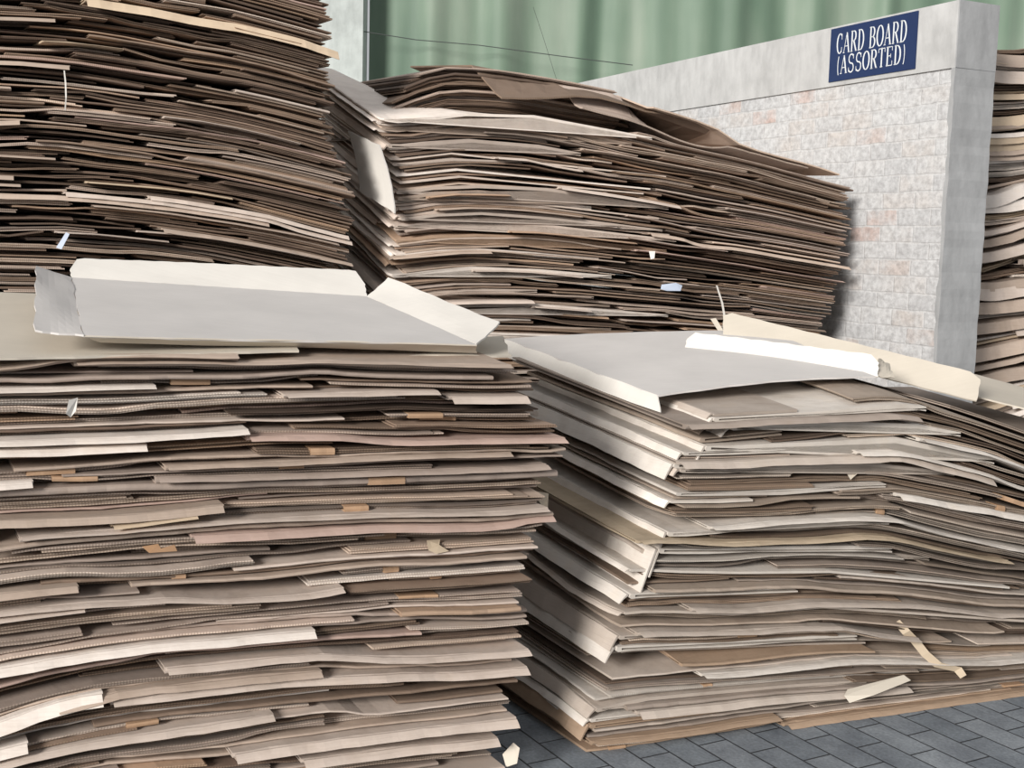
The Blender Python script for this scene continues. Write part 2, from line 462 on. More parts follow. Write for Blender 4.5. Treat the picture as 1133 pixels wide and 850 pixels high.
# ---- front right stack (u=0 at its near left corner, running right)
cR = Gz(645, 832)
hR = 1.075
uloR = interp([(0, .0), (.15, .03), (.3, .09), (.38, .13), (.55, .16), (.69, .25), (.82, .30), (.95, .27), (1.05, .24), (1.2, .22)])
def warpR(u, v, z):
    t = np.clip(z/hR, 0, 1.1)
    kz = np.interp(z, [0, .15, .35, .7, .95, 1.1], [0, .5, 1, 1, .4, .0])
    arch = .012*np.exp(-((u-.9)/.35)**2) - .12*np.clip((u-1.1)/.6, 0, 1.5)**1.6*.7 - .0*u
    low = -.03*np.clip((u-1.0)/.5, 0, 1)*np.exp(-((z-.3)/.2)**2)
    return arch*t**1.2 + .10*np.clip(v, 0, 2)*np.clip(t*2.2, 0, 1) - .10*kz*np.clip(u-.2, 0, 1.4)
SR = Stack('front right stack', cR, 0.0, 2.3, 1.15, warpR, uloR, lambda z: 2.3)
# ---- back left tall stack
dB = 5.5; pB = P(384, 280, dB)
hB = 2.93
uhiB = interp([(0, 0), (1.4, -.03), (1.6, 0), (1.85, .04), (2.05, .02), (2.2, -.06), (2.5, -.06), (3.0, -.07)])
def warpB(u, v, z):
    return -.15*np.clip((u+1.25)/1.25, 0, 1.1)**1.7*np.clip(z/1.4, 0, 1) + .02*v
SB = Stack('tall back left stack', pB, -2.45, .04, 1.1, warpB, lambda z: -2.45, uhiB)
# ---- back middle stack
dM = 5.7; pM = P(434, 280, dM)
hM = 2.3
def warpM(u, v, z):
    t = np.clip(z/2.2, 0, 1.1)
    return -.26*np.clip((u-.6)/1.95, 0, 1.2)**1.3*t**1.3 + .03*np.clip(v, 0, 2) - .05*np.exp(-(u/.2)**2)*t + .32*np.clip(v, 0, 1.1)*np.exp(-np.clip(u, 0, 9)**2/.16)*np.clip(t*1.5, 0, 1)
uloM = interp([(0, .05), (1.1, -.02), (1.6, .02), (1.9, .03), (2.0, .0), (2.3, -.1)])
uhiM = interp([(0, 2.35), (1.2, 2.42), (1.5, 2.5), (1.8, 2.56), (2.0, 2.58), (2.4, 2.56)])
SM = Stack('back middle stack', pM, 0.0, 2.55, 1.1, warpM, uloM, uhiM)
# ---- far right stack beyond the wall end
pF = P(1062, 280, 6.74)
SF = Stack('far right stack', pF, 0.0, 1.5, .9, lambda u, v, z: .02*np.clip(u, 0, 2), lambda z: 0.0, lambda z: 1.5)

_c = [px_to_uz(SR, x, y) for (x, y) in [(645, 832), (664, 770), (688, 700), (702, 640), (735, 590), (750, 545), (747, 507), (782, 490), (812, 474), (790, 455), (781, 448)]]
_c.sort(key=lambda q: q[1])
SR.ulo = interp([(q[1], q[0]) for q in _c])
tab_front = [('white', .3), ('pale', 2.0), ('beige', 2.2), ('grey-beige', 3.2), ('brown', 2.0), ('dark brown', .9), ('tan', .45), ('pinkish', .6)]
tab_mid = [('pale', .5), ('beige', 1.8), ('grey-beige', 2.6), ('brown', 3.4), ('dark brown', 1.8), ('tan', .6), ('pinkish', .4)]
tab_back = [('pale', .45), ('beige', .9), ('grey-beige', 1.4), ('brown', 3.6), ('dark brown', 3.0), ('tan', .8), ('pinkish', .3)]
tab_far = [('white', 3), ('straw', 2), ('pale', 2), ('beige', 2), ('grey-beige', 1.5), ('brown', 1.4)]

def f(x0, x1, y, tone, T=.012, lip=0, kind='fold', **k):
    return dict(x0=x0, x1=x1, y=y, tone=tone, T=T, lip=lip, kind=kind, **k)
featL = [
    f(-60, 30, 838, 'white', .012, .03), f(-60, 112, 802, 'white', .012, .045), f(255, 566, 818, 'pale', .014, .032, y2=803),
    f(-40, 300, 826, 'pale', .012, .02, y2=800), f(330, 545, 835, 'pale', .012, .03),
    f(60, 352, 772, 'beige', .016, .02), f(120, 578, 762, 'pale', .018, .026, y2=742), f(180, 580, 728, 'pale', .018, .02, y2=722),
    f(-60, 345, 722, 'white', .012, .026, y2=706), f(-60, 376, 685, 'pale', .012, .012), f(440, 572, 678, 'tan', .014),
    f(-60, 92, 690, 'pale', .010, .014), f(-60, 85, 660, 'beige', .012, .02), f(380, 585, 655, 'brown', .014, plies=3, kind='cut'),
    f(-20, 605, 600, 'beige', .012), f(20, 600, 588, 'pale', .013, .01), f(120, 215, 572, 'straw', .010, .016), 
    f(-60, 610, 548, 'grey-beige', .018), f(170, 600, 530, 'grey-beige', .018, .018), f(-60, 35, 535, 'white', .010, .022),
    f(-60, 272, 488, 'white', .010, .018), f(-60, 160, 503, 'white', .010, .026), f(270, 620, 487, 'pinkish', .011, .018), f(280, 622, 500, 'brown', .016, kind='cut', plies=3),
    f(180, 560, 512, 'beige', .014, .014), f(310, 480, 436, 'pale', .010, .016), f(492, 578, 440, 'pale', .012, .03), f(-60, 170, 428, 'white', .010, .012),
    f(-60, 540, 418, 'grey-beige', .012), f(80, 560, 404, 'beige', .014, .010), f(-60, 260, 399, 'beige', .018, .014),
]
featR = [
    f(650, 855, 818, 'tan', .014, .012, y2=790), f(862, 1180, 797, 'tan', .018, .026, y2=758), f(700, 1000, 782, 'pale', .012, .03, y2=752), f(690, 1180, 768, 'grey-beige', .014, y2=742),
    f(770, 1180, 742, 'white', .010, .014, y2=720), f(750, 960, 722, 'tan', .010), f(700, 1010, 706, 'pale', .012, .014, y2=690), f(760, 1180, 676, 'pale', .012, .014, y2=668),
    f(720, 1180, 651, 'beige', .012), f(700, 1110, 606, 'straw', .010, .012, y2=603), f(780, 1180, 578, 'white', .010, .012), f(985, 1180, 556, 'white', .010, .026, y2=566),
    f(745, 1092, 522, 'pale', .012, .03, y2=512), f(940, 1180, 522, 'white', .010, .018, y2=530), f(1010, 1180, 498, 'white', .010, .016, y2=515),
    f(752, 1010, 478, 'grey-beige', .016, .02, y2=455),
]
# long pale flaps hanging down the left side of this stack
for (y, L, T, tone) in [(456, .035, .012, 'white'), (472, .03, .012, 'white'), (490, .05, .016, 'white'), (512, .05, .014, 'white'), (580, .15, .014, 'white'),
                        (600, .15, .016, 'white'), (655, .03, .016, 'white'), (700, .05, .012, 'pale'), (715, .05, .016, 'white'), (775, .03, .012, 'pale'), (800, .05, .012, 'tan')]:
    xx = np.interp(y, [448, 456, 474, 490, 507, 545, 590, 640, 700, 832], [781, 792, 814, 784, 747, 752, 738, 702, 688, 645])
    featR.append(f(xx-3, xx+R.uniform(150, 330), y, tone, T, L, lead='left', v0=-.005, lean=.045 if L > .1 else .02))
featM = [
    f(438, 586, 331, 'pale', .012, .022, y2=338), f(586, 650, 339, 'pale', .010, .012), f(615, 748, 214, 'pale', .012, .028, y2=220), f(545, 640, 176, 'pale', .010, .02, y2=182),
    f(640, 900, 185, 'beige', .012, .014, y2=200), f(480, 640, 232, 'beige', .010, .012), f(470, 560, 216, 'tan', .01, .01), f(800, 930, 240, 'grey-beige', .012, .018, y2=246),
    f(690, 800, 262, 'grey-beige', .01, .014), f(700, 930, 290, 'pinkish', .01, .01, y2=298), f(560, 700, 255, 'tan', .010, .012), f(520, 640, 300, 'pale', .010, .012), f(430, 540, 285, 'beige', .01, .014),
]
featB = [
    f(93, 372, 8, 'straw', .016, .06, y2=52), f(-60, 60, 168, 'beige', .010, .014), f(180, 330, 128, 'pale', .008, .010, y2=158), f(95, 255, 205, 'straw', .008, .012, y2=212),
    f(100, 372, 230, 'beige', .010, .014, y2=262), f(150, 350, 250, 'pale', .008, .008, y2=284), f(45, 135, 42, 'straw', .008, .008), f(255, 330, 35, 'tan', .010, .014, y2=45), f(60, 185, 250, 'pale', .008, .008, y2=268),
]
NOF = []
pile(SL, lambda u: hL, R, tab_front, (.006, .016), (.5, 1.7), featL, recess=.16)
pile(SR, lambda u: hR, R, tab_front, (.006, .016), (.5, 1.8), featR, recess=.15, leftp=.35)
pile(SB, lambda u: hB+.35*max(0, u+1)*0, R, tab_back, (.007, .016), (.4, 1.4), featB, recess=.12, lipp=.03)
pile(SM, lambda u: 2.22, R, tab_mid, (.007, .016), (.5, 1.5), featM, recess=.12, lipp=.02, leftp=.5)
pile(SF, lambda u: 2.72, R, tab_far, (.012, .034), (.5, 1.2), (), recess=.12, lipp=.45, lips=(.02, .075))
# small set-back pile lying on top of the back middle stack, bent over like a tent
SM2 = SM
def pileM_top():
    st = SM
    base = st.warp
    for k in range(15):
        a = .02+R.uniform(-.06, .06)+.01*k; b = 1.32+R.uniform(-.07, .05)
        sh = dict(kind='cut' if R.random() < .75 else 'fold', tone=pick(R, [('dark brown', 3), ('brown', 3), ('grey-beige', 1)]), mul=R.uniform(.6, 1.0), seed=R.random(), plies=3, stiff=20, slack=.001, bentpile=True)
        st.place(a, b, .22+R.uniform(-.03, .04), 1.1, R.uniform(.010, .016), sh, R.gauss(0, .02))
        sh['bent'] = True
pileM_top()
# a few light boxes fanning over the sloping top of that stack
for (a, b, tone) in [(.9, 2.3, 'grey-beige'), (.5, 1.7, 'brown'), (1.3, 2.5, 'beige')]:
    SM.place(a, b, .02, 1.0, .010, dict(kind='cut', tone=tone, mul=1, seed=R.random(), plies=1, stiff=25), R.gauss(0, .05))

ALL = SL.sheets+SR.sheets+SB.sheets+SM.sheets+SF.sheets
# estimate of how large each shows in the picture
def shown(sh):
    st = sh['stack']; us = np.linspace(sh['a'], sh['b'], 12)
    z = st.samp(sh['B'], us, np.zeros(12)+sh['v0'])+sh['T']/2
    pts = st.world(us, np.zeros(12)+sh['v0'], z); tot = 0
    for q in pts:
        x, y = proj(q); d = q[1]
        ok = 0 <= x <= 1133 and 0 <= y <= 850
        if st is SB: ok = ok and y < 300 and x < 392
        if st is SM: ok = ok and y < np.interp(x, [380, 430, 560, 640, 800, 801, 930], [330, 345, 370, 375, 378, 350, 372]) and x > 388
        if st is SF: ok = ok and x > 1074 and y < 425
        if ok: tot += (sh['b']-sh['a'])/12*F/d*max(sh['T'], sh.get('lip', 0))*F/d
    return tot*(.4 if sh['v0'] > .04 else 1)
for sh in ALL: sh['score'] = shown(sh)
vis = sorted([s for s in ALL if s['score'] > 0], key=lambda s: -s['score'])
NIND = 294
indiv = vis[:NIND]; idset = set(id(s) for s in indiv)
print('SHEETS', len(ALL), 'visible', len(vis), [len(s.sheets) for s in (SL, SR, SB, SM, SF)], 'individual per stack', [sum(id(x) in idset for x in s.sheets) for s in (SL, SR, SB, SM, SF)])
ORD = ['topmost', 'second', 'third', 'fourth', 'fifth', 'sixth', 'seventh', 'eighth', 'ninth', 'tenth']
def ordinal(n):
    if n < 10: return ORD[n]
    k = n+1; suf = 'th' if 10 < k % 100 < 14 else {1: 'st', 2: 'nd', 3: 'rd'}.get(k % 10, 'th')
    return str(k)+suf
NM = {SL: 'front left stack', SR: 'front right stack', SB: 'tall back left stack', SM: 'back middle stack', SF: 'far right stack'}
def seen_u(sh):
    """middle of the visible part, in picture x"""
    st = sh['stack']; us = np.linspace(sh['a'], sh['b'], 12)
    pts = st.world(us, np.zeros(12)+sh['v0'], st.samp(sh['B'], us, np.zeros(12)+sh['v0']))
    xs = [proj(q)[0] for q in pts]; xs = [x for x in xs if 0 <= x <= 1133]
    return (min(xs)+max(xs))/2, max(xs)-min(xs)
for st in (SL, SR, SB, SM, SF):
    vs_ = [s for s in st.sheets if s['score'] > 0]
    lo = 0; x0 = {SL: 0, SR: 645, SB: 0, SM: 430, SF: 1075}[st]; x1 = {SL: 600, SR: 1133, SB: 385, SM: 930, SF: 1133}[st]
    cols = {}
    for s in vs_:
        c, w = seen_u(s); fr = (c-x0)/(x1-x0)
        s['col'] = 'full' if w > .8*(x1-x0) else ('left' if fr < .36 else 'right' if fr > .64 else 'centre')
        cols.setdefault(s['col'], []).append(s)
    for cn, lst in cols.items():
        lst.sort(key=lambda s: -s['z'])
        for i, s in enumerate(lst):
            look = s['tone'].replace('straw', 'straw-coloured') + (' folded' if s['kind'] == 'fold' else ' raw-edged')
            what = ' flattened box with drooping flap' if s.get('lip') else ' flattened box'
            if s.get('lead') == 'left' and s.get('lip'): what = ' flattened box with side flap'
            where = {'full': 'full width', 'left': 'left side', 'right': 'right side', 'centre': 'centre'}[cn]
            s['label'] = f"{look}{what}, {NM[st]}, {where}, {ordinal(i)} down there"
# bent-over left end of the small dark pile
_w = SM.world
def bent_world(u, v, z):
    p = _w(u, v, z)
    k = np.clip((.38-u)/.42, 0, 1.2)
    p[:, 2] -= .10*k**1.2 + .30*np.clip(v, 0, 1.1)*np.exp(-np.clip(u, 0, 9)**2/.16)
    return p
rest = []
for sh in ALL:
    SM.world = bent_world if sh.get('bent') else _w
    ind = id(sh) in idset
    g = sheet_geometry(sh, coarse=(not ind) or sh['stack'] in (SB, SM, SF) and False)
    if not ind: rest += g; continue
    boards = [x for x in g if x[0] == 'board']; flaps = [x for x in g if x[0] != 'board']
    origin = np.concatenate([x[1] for x in boards]).mean(0)
    o = build_parts('flattened_box', boards, origin)
    tag(o, sh['label'], 'flattened box', 'flattened boxes in the '+NM[sh['stack']])
    for fl in flaps:
        fo = build_parts('tape_strip' if fl[0] == 'tape' else 'flap', [fl], origin, o)
        if fl[0] == 'tape': fo['label'] = 'tan packing tape strip'
SM.world = _w
def filler_block(st, ztop, va=.32, vb=.85):
    # unseen dark block added behind the face, so no daylight shows between layers
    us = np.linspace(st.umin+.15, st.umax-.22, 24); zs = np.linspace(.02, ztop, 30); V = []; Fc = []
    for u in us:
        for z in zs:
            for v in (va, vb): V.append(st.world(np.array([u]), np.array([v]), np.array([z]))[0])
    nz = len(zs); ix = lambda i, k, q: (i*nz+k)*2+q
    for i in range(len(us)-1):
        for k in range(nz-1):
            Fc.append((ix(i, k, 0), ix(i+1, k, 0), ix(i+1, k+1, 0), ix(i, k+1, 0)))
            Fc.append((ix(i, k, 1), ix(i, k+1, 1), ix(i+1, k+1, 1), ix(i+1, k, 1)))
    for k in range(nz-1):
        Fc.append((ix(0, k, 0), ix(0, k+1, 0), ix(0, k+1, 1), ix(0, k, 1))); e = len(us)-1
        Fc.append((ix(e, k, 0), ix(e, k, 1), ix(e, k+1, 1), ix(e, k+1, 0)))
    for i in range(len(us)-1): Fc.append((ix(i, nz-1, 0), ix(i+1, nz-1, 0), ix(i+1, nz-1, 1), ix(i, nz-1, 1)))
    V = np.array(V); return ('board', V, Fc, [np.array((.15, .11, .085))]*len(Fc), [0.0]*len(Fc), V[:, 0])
rest.append(filler_block(SB, 2.6))
o = build_parts('flattened_boxes', rest, np.array([0., 5.5, 0.]))
tag(o, 'the many smaller flattened cardboard boxes filling the stacks between the larger ones', 'flattened boxes', kind='stuff')

# ------------------------------------------------------------------ hand-placed boards and open cartons
def panel(name, corners, mat, parent, t=.005, nu=14, nv=8, jit=.0022, sag=0.0, curl=0.0, rounded=0.0, seed=1):
    """corners: a(0,0) b(1,0) c(1,1) d(0,1) in world space"""
    a, b, c, d = [np.asarray(x, float) for x in corners]; rr = random.Random(seed)
    ph = [rr.uniform(0, 30) for _ in range(6)]
    n = np.cross(b-a, d-a); n /= np.linalg.norm(n)
    if n[2] < 0: n = -n
    top = []
    for j in range(nv+1):
        for i in range(nu+1):
            s, q = i/nu, j/nv
            if rounded:
                e = abs(s-.5)*2; lim = 1-rounded*max(0, (e-.93)/.07)**2
                q = q*lim
            p = a*(1-s)*(1-q)+b*s*(1-q)+c*s*q+d*(1-s)*q
            w = jit
            if i in (0, nu): p = p+(b-a)/np.linalg.norm(b-a)*w*math.sin(j*2.3+ph[0])*.8
            if j in (0, nv): p = p+(d-a)/np.linalg.norm(d-a)*w*math.sin(i*1.9+ph[1]+j)*.8
            p = p+n*(sag*4*s*(1-s) + curl*q*q + jit*.5*math.sin(s*7+ph[2])*math.sin(q*5+ph[3]))
            top.append(p)
    top = np.array(top); bot = top-n*t; m = len(top); W = nu+1
    V = np.concatenate([top, bot]); Fc = []
    for j in range(nv):
        for i in range(nu):
            k = j*W+i; Fc.append((k, k+1, k+W+1, k+W)); Fc.append((m+k, m+k+W, m+k+W+1, m+k+1))
    for i in range(nu):
        Fc.append((i+1, i, m+i, m+i+1)); k = nv*W+i; Fc.append((k, k+1, m+k+1, m+k))
    for j in range(nv):
        k = j*W; Fc.append((k, k+W, m+k+W, m+k)); k = j*W+nu; Fc.append((k+W, k, m+k, m+k+W))
    org = np.array(parent.location) if parent is not None else V.mean(0)
    me = bpy.data.meshes.new(name); me.from_pydata((V-org).tolist(), [], Fc); me.materials.append(mat)
    if np.dot(np.cross(b-a, d-a), n) < 0: me.flip_normals()
    me.update(); o = link(name, me, parent)
    if parent is None: o.location = org
    return o
def empty(name, loc):
    o = bpy.data.objects.new(name, None); o.location = tuple(loc); o.empty_display_size = .1; C.objects.link(o); return o

# pale corrugated board lying right under the open carton
pb = panel('cardboard_sheet', [P(-70, 398, 2.86), P(330, 388, 3.28), P(300, 330, 4.25), P(-70, 322, 3.9)], CREAM_L, None, .006, 20, 10, .003, seed=3)
tag(pb, 'cream corrugated cardboard sheet showing left of the big open carton on front left stack', 'cardboard sheet')
# big opened white carton lying as a tray
fl, fr, br, bl = P(92, 371, 3.03), P(527, 381, 3.56), P(406, 328, 4.2), P(79, 307, 3.92)
t1 = empty('open_carton', (fl+fr+br+bl)/4)
panel('base_panel', [fl, fr, br, bl], GREY_L, t1, .006, 20, 10, .002, seed=4)
panel('flap', [bl, br, P(401, 299, 4.33), P(76, 285, 4.02)], WHITE_L, t1, .005, 40, 6, .002, rounded=.55, seed=5)
panel('flap', [fl, bl, P(40, 294, 3.85), P(38, 365, 3.0)], GREY_L, t1, .005, 12, 6, .004, seed=6)
panel('flap', [br, fr, P(553, 357, 3.74), P(430, 307, 4.32)], WHITE_L, t1, .005, 12, 6, .003, seed=7)
panel('flap', [fl, fr, P(527, 389, 3.60), P(110, 377, 3.09)], CREAM_L, t1, .004, 16, 3, .003, seed=8)
tag(t1, 'large opened white carton with raised flaps lying on top of front left stack', 'open carton')
# torn brown flap sticking out under it
w1 = panel('cardboard_sheet', [P(400, 394, 3.42), P(565, 393, 3.64), P(556, 372, 4.0), P(420, 376, 3.9)], CREAM_L, None, .005, 10, 6, .006, seed=12)
tag(w1, 'torn beige cardboard sheet poking out under right end of the open white carton', 'cardboard sheet')

# right stack: big pale top box, with its front lip
a1, b1, c1, d1 = P(727, 437, 3.98), P(968, 416, 4.32), P(850, 366, 5.15), P(558, 375, 5.0)
t2 = empty('flattened_box', (a1+b1+c1+d1)/4)
panel('top_panel', [a1, b1, c1, d1], GREY_L, t2, .006, 16, 12, .004, sag=.012, seed=9)
panel('flap', [a1, d1, P(560, 395, 4.90), P(731, 457, 3.93)], WHITE_L, t2, .004, 12, 4, .002, seed=10)
tag(t2, 'large smooth pale grey flattened box topmost on left of front right stack', 'flattened box', 'flattened boxes in the front right stack')
# white carton with upright front flap
q1, q2 = P(757, 389, 4.74), P(971, 417, 4.36)
t3 = empty('open_carton', (q1+q2)/2)
panel('flap', [q1, q2, P(973, 393, 4.42), P(762, 367, 4.82)], WHITE_L, t3, .006, 26, 5, .003, rounded=.35, seed=13)
panel('base_panel', [q1+np.array([0, .01, .0]), q2+np.array([0, .01, 0]), P(985, 395, 5.0), P(770, 372, 5.3)], CREAM_L, t3, .005, 12, 6, .002, seed=14)
panel('flap', [P(968, 417, 4.37), P(990, 418, 4.40), P(984, 403, 4.5), P(972, 396, 4.43)], CREAM_L, t3, .005, 5, 5, .004, seed=15)
tag(t3, 'open carton with bright white standing flap on top of front right stack', 'open carton')
# long cream carton behind it
q1, q2 = P(800, 372, 5.02), P(1081, 444, 4.52)
t4 = empty('open_carton', (q1+q2)/2)
panel('flap', [q1, q2, P(1086, 414, 4.62), P(800, 344, 5.14)], CREAM_L, t4, .006, 26, 5, .002, rounded=.2, seed=16)
panel('base_panel', [P(985, 416, 4.72), P(1160, 458, 4.60), P(1160, 436, 5.05), P(1010, 396, 5.3)], CREAM_L, t4, .006, 14, 8, .003, seed=17)
tag(t4, 'long cream opened carton behind the white one, reaching to the right edge', 'open carton')

# small loose things on the faces
def ribbon(name, pts, width, mat, seed=0, wdir=(1, 0, 0)):
    wd = np.array(wdir, float); V = []; Fc = []
    nrm = np.array([0, -.0012, 0])
    for i, p in enumerate(pts):
        w = width*(1 if i not in (0, len(pts)-1) else .85)
        V += [p-wd*w/2, p+wd*w/2, p+wd*w/2-nrm, p-wd*w/2-nrm]
    for i in range(len(pts)-1):
        k = i*4
        for j in range(4): Fc.append((k+j, k+(j+1) % 4, k+4+(j+1) % 4, k+4+j))
    Fc.append((3, 2, 1, 0)); k = (len(pts)-1)*4; Fc.append((k, k+1, k+2, k+3))
    return mesh_obj(name, V, Fc, mat)
tp = ribbon('packing_tape', [P(992, 688, 4.20), P(1003, 700, 4.18), P(1012, 709, 4.20), P(1024, 724, 4.19), P(1038, 736, 4.19), P(1060, 741, 4.22), P(1066, 749, 4.2)], .030, TAPE_L, wdir=(.86, .1, .5))
tag(tp, 'crumpled beige packing tape strip dangling low on front right stack', 'packing tape')
tp = ribbon('packing_tape', [P(575, 545, 3.62), P(573, 552, 3.60), P(575, 560, 3.59), P(572, 568, 3.6)], .030, TAN_L)
tag(tp, 'short orange brown tape tab hanging near right edge of front left stack', 'packing tape')
def tri(name, pts, mat):
    pts = [np.asarray(p) for p in pts]; n = np.array([0, .002, 0]); k = len(pts)
    V = pts+[p+n for p in pts]; Fc = [tuple(range(k)), tuple(range(2*k-1, k-1, -1))]+[(i, k+i, k+(i+1) % k, (i+1) % k) for i in range(k)]
    return mesh_obj(name, V, Fc, mat)
tag(tri('torn_cardboard', [P(588, 543, 3.70), P(607, 546, 3.72), P(606, 566, 3.67), P(600, 560, 3.66)], TAPE_L), 'pointed torn tan cardboard tip beyond right edge of front left stack', 'cardboard scrap')
tag(tri('torn_cardboard', [P(935, 513, 4.12), P(953, 514, 4.14), P(949, 524, 4.10), P(941, 531, 4.09), P(937, 524, 4.1)], CREAM_L), 'small cream torn cardboard tab hanging from long pale band of front right stack', 'cardboard scrap')
tag(tri('torn_cardboard', [P(938, 763, 4.06), P(1000, 747, 4.12), P(1008, 753, 4.10), P(968, 769, 4.04), P(940, 778, 4.02), P(934, 770, 4.03)], CREAM_L), 'crushed beige cardboard corner poking out at base of front right stack', 'cardboard scrap')
tag(tri('torn_cardboard', [P(76, 443, 3.00), P(86, 440, 3.02), P(84, 455, 3.0), P(78, 462, 2.99), P(73, 458, 2.98)], WHITE_L), 'little white torn scrap high on left of front left stack', 'cardboard scrap')
tag(tri('torn_cardboard', [P(556, 835, 3.52), P(568, 822, 3.52), P(575, 828, 3.50), P(572, 845, 3.49), P(560, 849, 3.50)], CREAM_L), 'crumpled cream cardboard corner at bottom right of front left stack', 'cardboard scrap')
tag(tri('torn_cardboard', [P(472, 598, 3.42), P(487, 597, 3.44), P(486, 603, 3.42), P(497, 610, 3.42), P(483, 613, 3.40), P(474, 609, 3.4)], TAPE_L), 'small crumpled tan scrap mid-height on right half of front left stack', 'cardboard scrap')
tag(tri('torn_cardboard', [P(157, 605, 3.04), P(175, 602, 3.05), P(178, 607, 3.04), P(193, 603, 3.06), P(196, 610, 3.05), P(165, 612, 3.02)], TAN_L), 'orange brown torn scrap mid-height on left half of front left stack', 'cardboard scrap')
tag(tri('paper_scrap', [P(732, 315, 6.12), P(748, 313, 6.14), P(755, 316, 6.15), P(753, 322, 6.13), P(738, 322, 6.11), P(731, 320, 6.10)], BLUEW), 'pale blue paper scrap stuck in face of back middle stack', 'paper scrap')
tag(tri('paper_scrap', [P(718, 278, 6.08), P(725, 278, 6.08), P(724, 286, 6.07), P(720, 287, 6.07)], WHITE_L), 'tiny white paper scrap above the blue one in back middle stack', 'paper scrap')
tag(tri('paper_scrap', [P(62, 274, 4.90), P(73, 257, 4.92), P(77, 259, 4.92), P(68, 276, 4.90)], BLUEW), 'thin bluish slip standing low on left of tall back left stack', 'paper scrap')
tag(ribbon('plastic_strap', [P(71, 78, 4.91), P(72.5, 92, 4.89), P(73, 108, 4.89), P(72, 122, 4.91)], .006, STRAP), 'thin white strap hanging down face of tall back left stack', 'strap')
tag(ribbon('plastic_strap', [P(793, 316, 6.1), P(799, 335, 6.02), P(802, 352, 6.0), P(800, 364, 5.98)], .010, STRAP), 'grey broken strap end standing up behind the long cream carton', 'strap')
tag(tri('torn_cardboard', [P(786, 353, 5.9), P(792, 352, 5.9), P(803, 370, 5.85), P(797, 370, 5.85)], CREAM_L), 'narrow cream cardboard sliver leaning before back middle stack', 'cardboard scrap')
tag(tri('torn_cardboard', [P(812, 677, 3.95), P(830, 672, 3.98), P(832, 675, 3.97), P(815, 680, 3.94)], flat('red_printed_board', (.45, .08, .06))), 'small red printed scrap in lower face of front right stack', 'cardboard scrap')
# white panel and lit curved board seen in the cleft at the left of the back middle stack
cv = panel('cardboard_sheet', [P(398, 212, 5.85), P(437, 236, 5.58), P(430, 162, 5.62), P(395, 146, 5.9)], WHITE_L, None, .006, 8, 10, .003, curl=.05, seed=21)
tag(cv, 'curved cream cardboard sheet standing in the cleft left of back middle stack', 'cardboard sheet')

# ------------------------------------------------------------------ setting
def structure(name, verts, faces, mat, loc=(0, 0, 0), rz=0):
    me = bpy.data.meshes.new(name); me.from_pydata([tuple(v) for v in verts], [], faces); me.materials.append(mat); me.update()
    o = link(name, me); o.location = loc; o.rotation_euler = (0, 0, rz); o['kind'] = 'structure'; return o
v, fc = box_local(-9, 9, -6, 9, -.1, 0)
floor = structure('floor', v, fc, paver_material(), (0, 4, 0), math.atan2(EV[1], EV[0]))
# dividing wall, local x runs along it from the near end to the back
nb = np.array([2.155, 6.2]); fb = np.array([.40, 9.75]); wd = fb-nb; Lw = np.linalg.norm(wd); ang = math.atan2(wd[1], wd[0])
ZB, ZT = P(1034, 74, 6.2)[2], P(1034, -1, 6.2)[2]
ZT = max(ZT, 2.85)
TH = .27
BR = brick_material(); PL = plaster_material('grey_cement_plaster', (.50, .50, .495)); PL2 = plaster_material('smooth_grey_cement', (.37, .375, .38))
# local +y is to the left of travel; the visible face looks to -x/-y world = local +y side
v, fc = box_local(.022, Lw+.6, -TH+.012, -.012, 0, ZB)
structure('wall_right', v, fc, BR, (nb[0], nb[1], 0), ang)
v, fc = box_local(0, Lw+.6, -TH, 0, ZB, ZT)
structure('trim_1', v, fc, PL, (nb[0], nb[1], 0), ang)
# rough-edged plaster return wrapping the near end of the wall
me_v = []; me_f = []; n = 60
for i in range(n+1):
    z = ZB*i/n; w = .020+.010*sn(np.array(z), 2.0, 6)+.005*sn(np.array(z), 8.0, 25)
    e = .004*sn(np.array(z), 4.0, 10)
    for (x, y) in ((w, -.02), (w, .0), (-.004+e, .0), (-.006+e, -TH-.002), (.04, -TH-.002), (.04, -TH+.03)): me_v.append((float(x), float(y), z))
for i in range(n):
    for k in range(5): a = i*6+k; me_f.append((a, a+1, a+7, a+6))
structure('trim_2', me_v, me_f, PL2, (nb[0], nb[1], 0), ang)
v, fc = box_local(-.008, 0, -TH-.002, .0, ZB, ZT)
structure('trim_3', v, fc, PL2, (nb[0], nb[1], 0), ang)
# curtain wall of green tarpaulin at the back, hanging on wires
n = 420; V = []; Fc = []
x0, x1 = -1.32, 9.0
for i in range(n+1):
    x = x0+(x1-x0)*i/n
    yy = 10.9+.045*math.sin(x*7+math.sin(x*2.3)*2)+.015*math.sin(x*19+1)+.05*math.sin(x*3.1)
    for z in (0, 1.2, 2.4, 3.6, 5.0): V.append((x+.01*z*math.sin(x*5), yy+.02*math.sin(z*2+x*4), z))
for i in range(n):
    for k in range(4): a = i*5+k; Fc.append((a, a+5, a+6, a+1))
cu = mesh_obj('tarpaulin_curtain', V, Fc, curtain_material(), smooth=True)
tag(cu, 'green tarpaulin curtain hanging in soft folds across the back of the shed', 'curtain')
v, fc = box_local(-10, -1.34, 10.6, 10.9, 0, 5)
structure('wall_back', v, fc, plaster_material('pale_painted_plaster', (.52, .56, .54)))
WIRE = flat('dark_wire', (.05, .06, .055))
def wire(name, pts, r, label):
    V = []; Fc = []
    for p in pts:
        for k in range(5): V.append(np.asarray(p)+r*np.array([0.3*math.cos(k*1.257), math.cos(k*1.257), math.sin(k*1.257)]))
    for i in range(len(pts)-1):
        for k in range(5): Fc.append((i*5+k, i*5+(k+1) % 5, i*5+5+(k+1) % 5, i*5+5+k))
    tag(mesh_obj(name, V, Fc, WIRE), label, 'wire')
